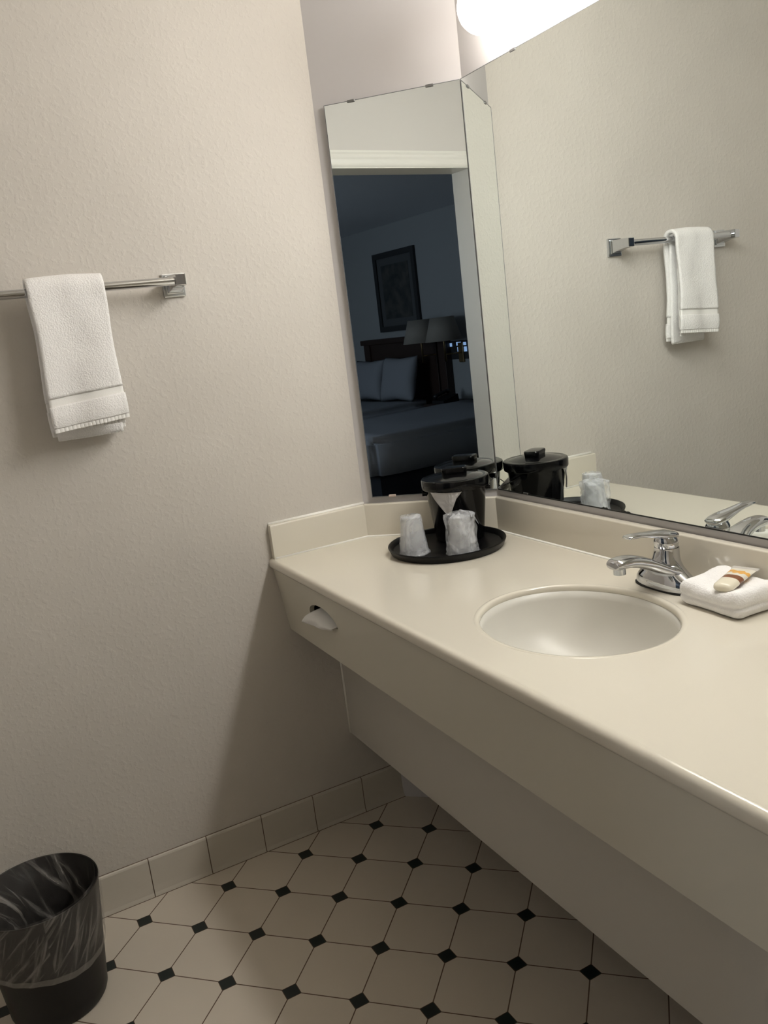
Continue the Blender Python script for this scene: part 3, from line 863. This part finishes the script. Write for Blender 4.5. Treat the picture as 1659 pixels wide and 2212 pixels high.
def liner_mat(name, base_a, streak_a, col, scale):
    mt = bpy.data.materials.new(name); mt.use_nodes = True
    n, l, b = nodes(mt)
    b.inputs['Base Color'].default_value = (*col, 1); b.inputs['Roughness'].default_value = .22
    tc = n.new('ShaderNodeTexCoord')
    outs = []
    for rot_, st in ((.75, (1, .07, 1)), (.35, (.9, .06, 1))):
        mp0 = n.new('ShaderNodeMapping'); mp0.inputs['Rotation'].default_value = (0, 0, rot_)
        mp = n.new('ShaderNodeMapping'); mp.inputs['Scale'].default_value = st
        nz = n.new('ShaderNodeTexNoise'); nz.inputs['Scale'].default_value = scale; nz.inputs['Detail'].default_value = 5; nz.inputs['Roughness'].default_value = .6
        l.new(tc.outputs['UV'], mp0.inputs[0]); l.new(mp0.outputs[0], mp.inputs[0]); l.new(mp.outputs[0], nz.inputs['Vector'])
        outs.append(nz.outputs[0])
    mx = n.new('ShaderNodeMath'); mx.operation = 'MAXIMUM'; l.new(outs[0], mx.inputs[0]); l.new(outs[1], mx.inputs[1])
    r = n.new('ShaderNodeMapRange'); r.interpolation_type = 'SMOOTHSTEP'
    r.inputs[1].default_value = .52; r.inputs[2].default_value = .68; r.inputs[3].default_value = base_a; r.inputs[4].default_value = streak_a
    l.new(mx.outputs[0], r.inputs[0]); l.new(r.outputs[0], b.inputs['Alpha'])
    bp = n.new('ShaderNodeBump'); bp.inputs['Strength'].default_value = 1.0; bp.inputs['Distance'].default_value = 0.006
    l.new(mx.outputs[0], bp.inputs['Height']); l.new(bp.outputs[0], b.inputs['Normal'])
    return mt
M['liner_cuff'] = liner_mat('streaked_bin_liner', .08, .36, (.62, .58, .54), 85)
M['liner_in'] = liner_mat('crumpled_bin_liner', .06, .42, (.6, .56, .53), 42)
M['liner_hem'] = mat('liner_hem_film', (.6, .57, .52), .3, Alpha=.22)
uv_sheet('liner_cuff', liner_out, 120, 20, M['liner_cuff'], can, .15)
uv_sheet('liner_inside', liner_in, 96, 26, M['liner_in'], can, .22)
uv_sheet('liner_hem', lambda u, v: liner_out(u, .90 + .10*v, .0012), 120, 2, M['liner_hem'], can, .015)

# ------------------------------------------------------------------ bedroom seen in the corner mirror
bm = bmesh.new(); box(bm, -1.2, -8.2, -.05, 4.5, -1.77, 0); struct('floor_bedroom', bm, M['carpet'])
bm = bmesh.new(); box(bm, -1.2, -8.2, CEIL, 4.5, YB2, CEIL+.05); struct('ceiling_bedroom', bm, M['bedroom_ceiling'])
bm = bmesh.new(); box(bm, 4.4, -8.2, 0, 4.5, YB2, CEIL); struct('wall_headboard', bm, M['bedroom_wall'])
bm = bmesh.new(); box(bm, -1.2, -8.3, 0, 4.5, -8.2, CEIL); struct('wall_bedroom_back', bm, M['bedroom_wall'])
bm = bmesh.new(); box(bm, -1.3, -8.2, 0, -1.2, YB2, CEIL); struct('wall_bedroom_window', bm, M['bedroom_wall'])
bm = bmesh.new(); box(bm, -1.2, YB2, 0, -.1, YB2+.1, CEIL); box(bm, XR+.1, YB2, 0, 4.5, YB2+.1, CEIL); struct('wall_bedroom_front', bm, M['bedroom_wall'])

def quilt(parent, x0, x1, y0, y1, z0, z1):
    b = bmesh.new(); vs = box(b, x0, y0, z0, x1, y1, z1)
    bmesh.ops.bevel(b, geom=[e_ for e_ in b.edges if max(v.co.z for v in e_.verts) > z0+.01], offset=.06, segments=5, affect='EDGES')
    bmesh.ops.subdivide_edges(b, edges=[e_ for e_ in b.edges if e_.calc_length() > .3], cuts=10, use_grid_fill=True)
    for v in b.verts: v.co += Vector((0, 1, 0))*.02*noise.noise(v.co*3.2) + Vector((0, 0, 1))*.015*noise.noise(v.co*2.5+Vector((3, 3, 3)))
    return obj('quilt', b, M['bedding'], parent, True)
def pillow(parent, yc, wy, zc, hz_, x, tilt):
    b = bmesh.new(); N = 18
    for s in (1, -1):
        g_ = []
        for i in range(N+1):
            row = []
            for j in range(N+1):
                u, v = -1+2*i/N, -1+2*j/N
                t = .085*((1-u**4)*(1-v**4))**.6
                pin = 1 - .10*(1-abs(u*v))*(0 if False else 1)*(max(abs(u), abs(v))**3)
                row.append(b.verts.new((s*t, u*wy/2*pin, v*hz_/2*pin)))
            g_.append(row)
        for i in range(N):
            for j in range(N): b.faces.new((g_[i][j], g_[i+1][j], g_[i+1][j+1], g_[i][j+1]))
    bmesh.ops.remove_doubles(b, verts=b.verts, dist=1e-4)
    bmesh.ops.rotate(b, verts=b.verts, matrix=Matrix.Rotation(tilt, 3, 'Y'))
    o_ = obj('pillow', b, M['bedding'], None, True); o_.location = (x, yc, zc)
    return o_
bedf = thing('bed', 'far bed with dark headboard reflected in the corner mirror', 'bed', (3.3, -6.43, 0), 0, 'beds in the dark bedroom')
L0 = Vector((3.3, -6.43, 0))
def loc_bm(*a, off=L0, b=0):
    x0, y0, z0, x1, y1, z1 = a
    return boxbm(x0-off.x, y0-off.y, z0-off.z, x1-off.x, y1-off.y, z1-off.z, b=b)
obj('bed_base', loc_bm(2.3, -7.10, .0, 4.28, -5.78, .24), M['bedding_dark'], bedf)
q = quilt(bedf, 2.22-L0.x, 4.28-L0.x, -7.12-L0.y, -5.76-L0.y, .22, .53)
b = loc_bm(4.33, -7.10, .0, 4.385, -5.70, 1.16, b=.006); hb_ = obj('headboard', b, M['wood'], bedf)
obj('headboard_rail', loc_bm(4.30, -7.16, 1.155, 4.392, -5.56, 1.215, b=.012), M['wood'], bedf)
for y in (-7.06, -5.60): obj('headboard_post', loc_bm(4.31, y-.045, 0, 4.39, y+.045+.03, 1.155, b=.006), M['wood'], bedf)
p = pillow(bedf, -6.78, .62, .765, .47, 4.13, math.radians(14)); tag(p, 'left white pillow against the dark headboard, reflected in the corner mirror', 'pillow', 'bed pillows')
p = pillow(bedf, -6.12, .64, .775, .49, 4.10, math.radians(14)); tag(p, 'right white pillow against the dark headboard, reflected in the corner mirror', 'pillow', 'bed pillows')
L1 = Vector((3.25, -4.48, 0))
bedn = thing('bed', 'near white covered bed reflected low in the corner mirror', 'bed', L1, 0, 'beds in the dark bedroom')
obj('bed_base', loc_bm(2.28, -5.15, 0, 4.28, -3.82, .26, off=L1), M['bedding_dark'], bedn)
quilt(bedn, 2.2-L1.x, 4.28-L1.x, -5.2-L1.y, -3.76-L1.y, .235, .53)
obj('headboard', loc_bm(4.33, -5.14, 0, 4.385, -3.78, 1.10, off=L1, b=.006), M['wood'], bedn)
# framed picture
pf = thing('framed_picture', 'dark framed picture on the bedroom wall above the headboard', 'picture', (4.398, -6.385, 1.72))
bm = bmesh.new()
PW, PH, FW = .405, .435, .06
for a in ((-PW, -PH, PW, -PH+FW), (-PW, PH-FW, PW, PH), (-PW, -PH+FW, -PW+FW, PH-FW), (PW-FW, -PH+FW, PW, PH-FW)): box(bm, -.03, a[0], a[1], 0, a[2], a[3])
obj('frame', bm, M['picture_frame'], pf)
obj('mat_board', boxbm(-.014, -PW+FW, -PH+FW, -.004, PW-FW, PH-FW), M['picture_mat'], pf)
obj('artwork', boxbm(-.017, -PW+.14, -PH+.14, -.013, PW-.14, PH-.14), M['picture_art'], pf)
# double swing arm wall lamp
def wall_lamp(y, label, x=4.16):
    l_ = thing('wall_lamp', label, 'lamp', (4.398, y, 1.12), 0, 'wall lamps between the beds')
    b = bmesh.new(); lathe(b, [(.19, 0.02), (.12, .255)], 40, x-4.398, 0); o_ = obj('lamp_shade', b, M['shade'], l_, True); solidify(o_, .003)
    b = bmesh.new(); tube(b, [(x-4.398, 0, .2), (x-4.398, 0, -.19)], .012, 12); tube(b, [(x-4.398, 0, -.12), (-.01, 0, -.12)], .008, 10); obj('arm', b, M['brass'], l_, True)
    obj('wall_plate', boxbm(-.02, -.04, -.22, 0, .04, -.02, b=.006), M['brass'], l_)
wall_lamp(-5.71, 'wall lamp nearer the pillows beside the dark headboard')
wall_lamp(-5.345, 'wall lamp nearer the door frame beside the dark headboard', 4.18)
# nightstand with telephone
ns = thing('nightstand', 'dark nightstand between the two beds', 'nightstand', (4.17, -5.355, 0))
obj('case', boxbm(-.2, -.135, 0, .2, .135, .5, b=.005), M['wood'], ns); obj('top', boxbm(-.22, -.145, .5, .22, .145, .52, b=.004), M['wood'], ns)
d_ = obj('drawer', boxbm(-.212, -.11, .3, -.2, .11, .46, b=.003), M['wood'], ns)
b = bmesh.new(); bmesh.ops.create_uvsphere(b, u_segments=12, v_segments=8, radius=.014, matrix=Matrix.Translation((-.222, 0, .38))); obj('knob', b, M['brass'], d_, True)
ph = thing('telephone', 'black desk telephone on the nightstand', 'telephone', (4.12, -5.34, .52))
b = bmesh.new(); loft(b, [[(-.10, -.1, 0), (.10, -.1, 0), (.10, .1, 0), (-.10, .1, 0)], [(-.10, -.1, .03), (.09, -.1, .08), (.09, .1, .08), (-.10, .1, .03)]]); obj('phone_base', b, M['phone'], ph)
b = bmesh.new(); tube(b, [(-.09, -.06, .06), (-.06, -.06, .08), (.06, -.06, .11), (.09, -.06, .105)], [.026, .018, .018, .026], 12); obj('handset', b, M['phone'], ph, True)
# added glowing patches for bluish window-like reflections beside the lamps; no window here
wn = thing('window_1', 'w', 'w', (4.399, -5.36, 1.02))
for k in ('label', 'category'): del wn[k]
wn['kind'] = 'structure'
bm = bmesh.new()
for (y0, z0, y1, z1) in ((-.205, .045, -.135, .08), (-.055, .05, .015, .085), (-.045, -.012, .025, .035), (-.03, -.045, .035, -.030), (.06, .05, .1, .08), (.065, -.015, .105, .035)):
    box(bm, -.012, y0, z0, -.006, y1, z1)
obj('pane', bm, M['day_pane'], wn)
obj('window_frame', boxbm(-.005, -.22, -.09, 0, .13, .10), M['picture_frame'], wn)
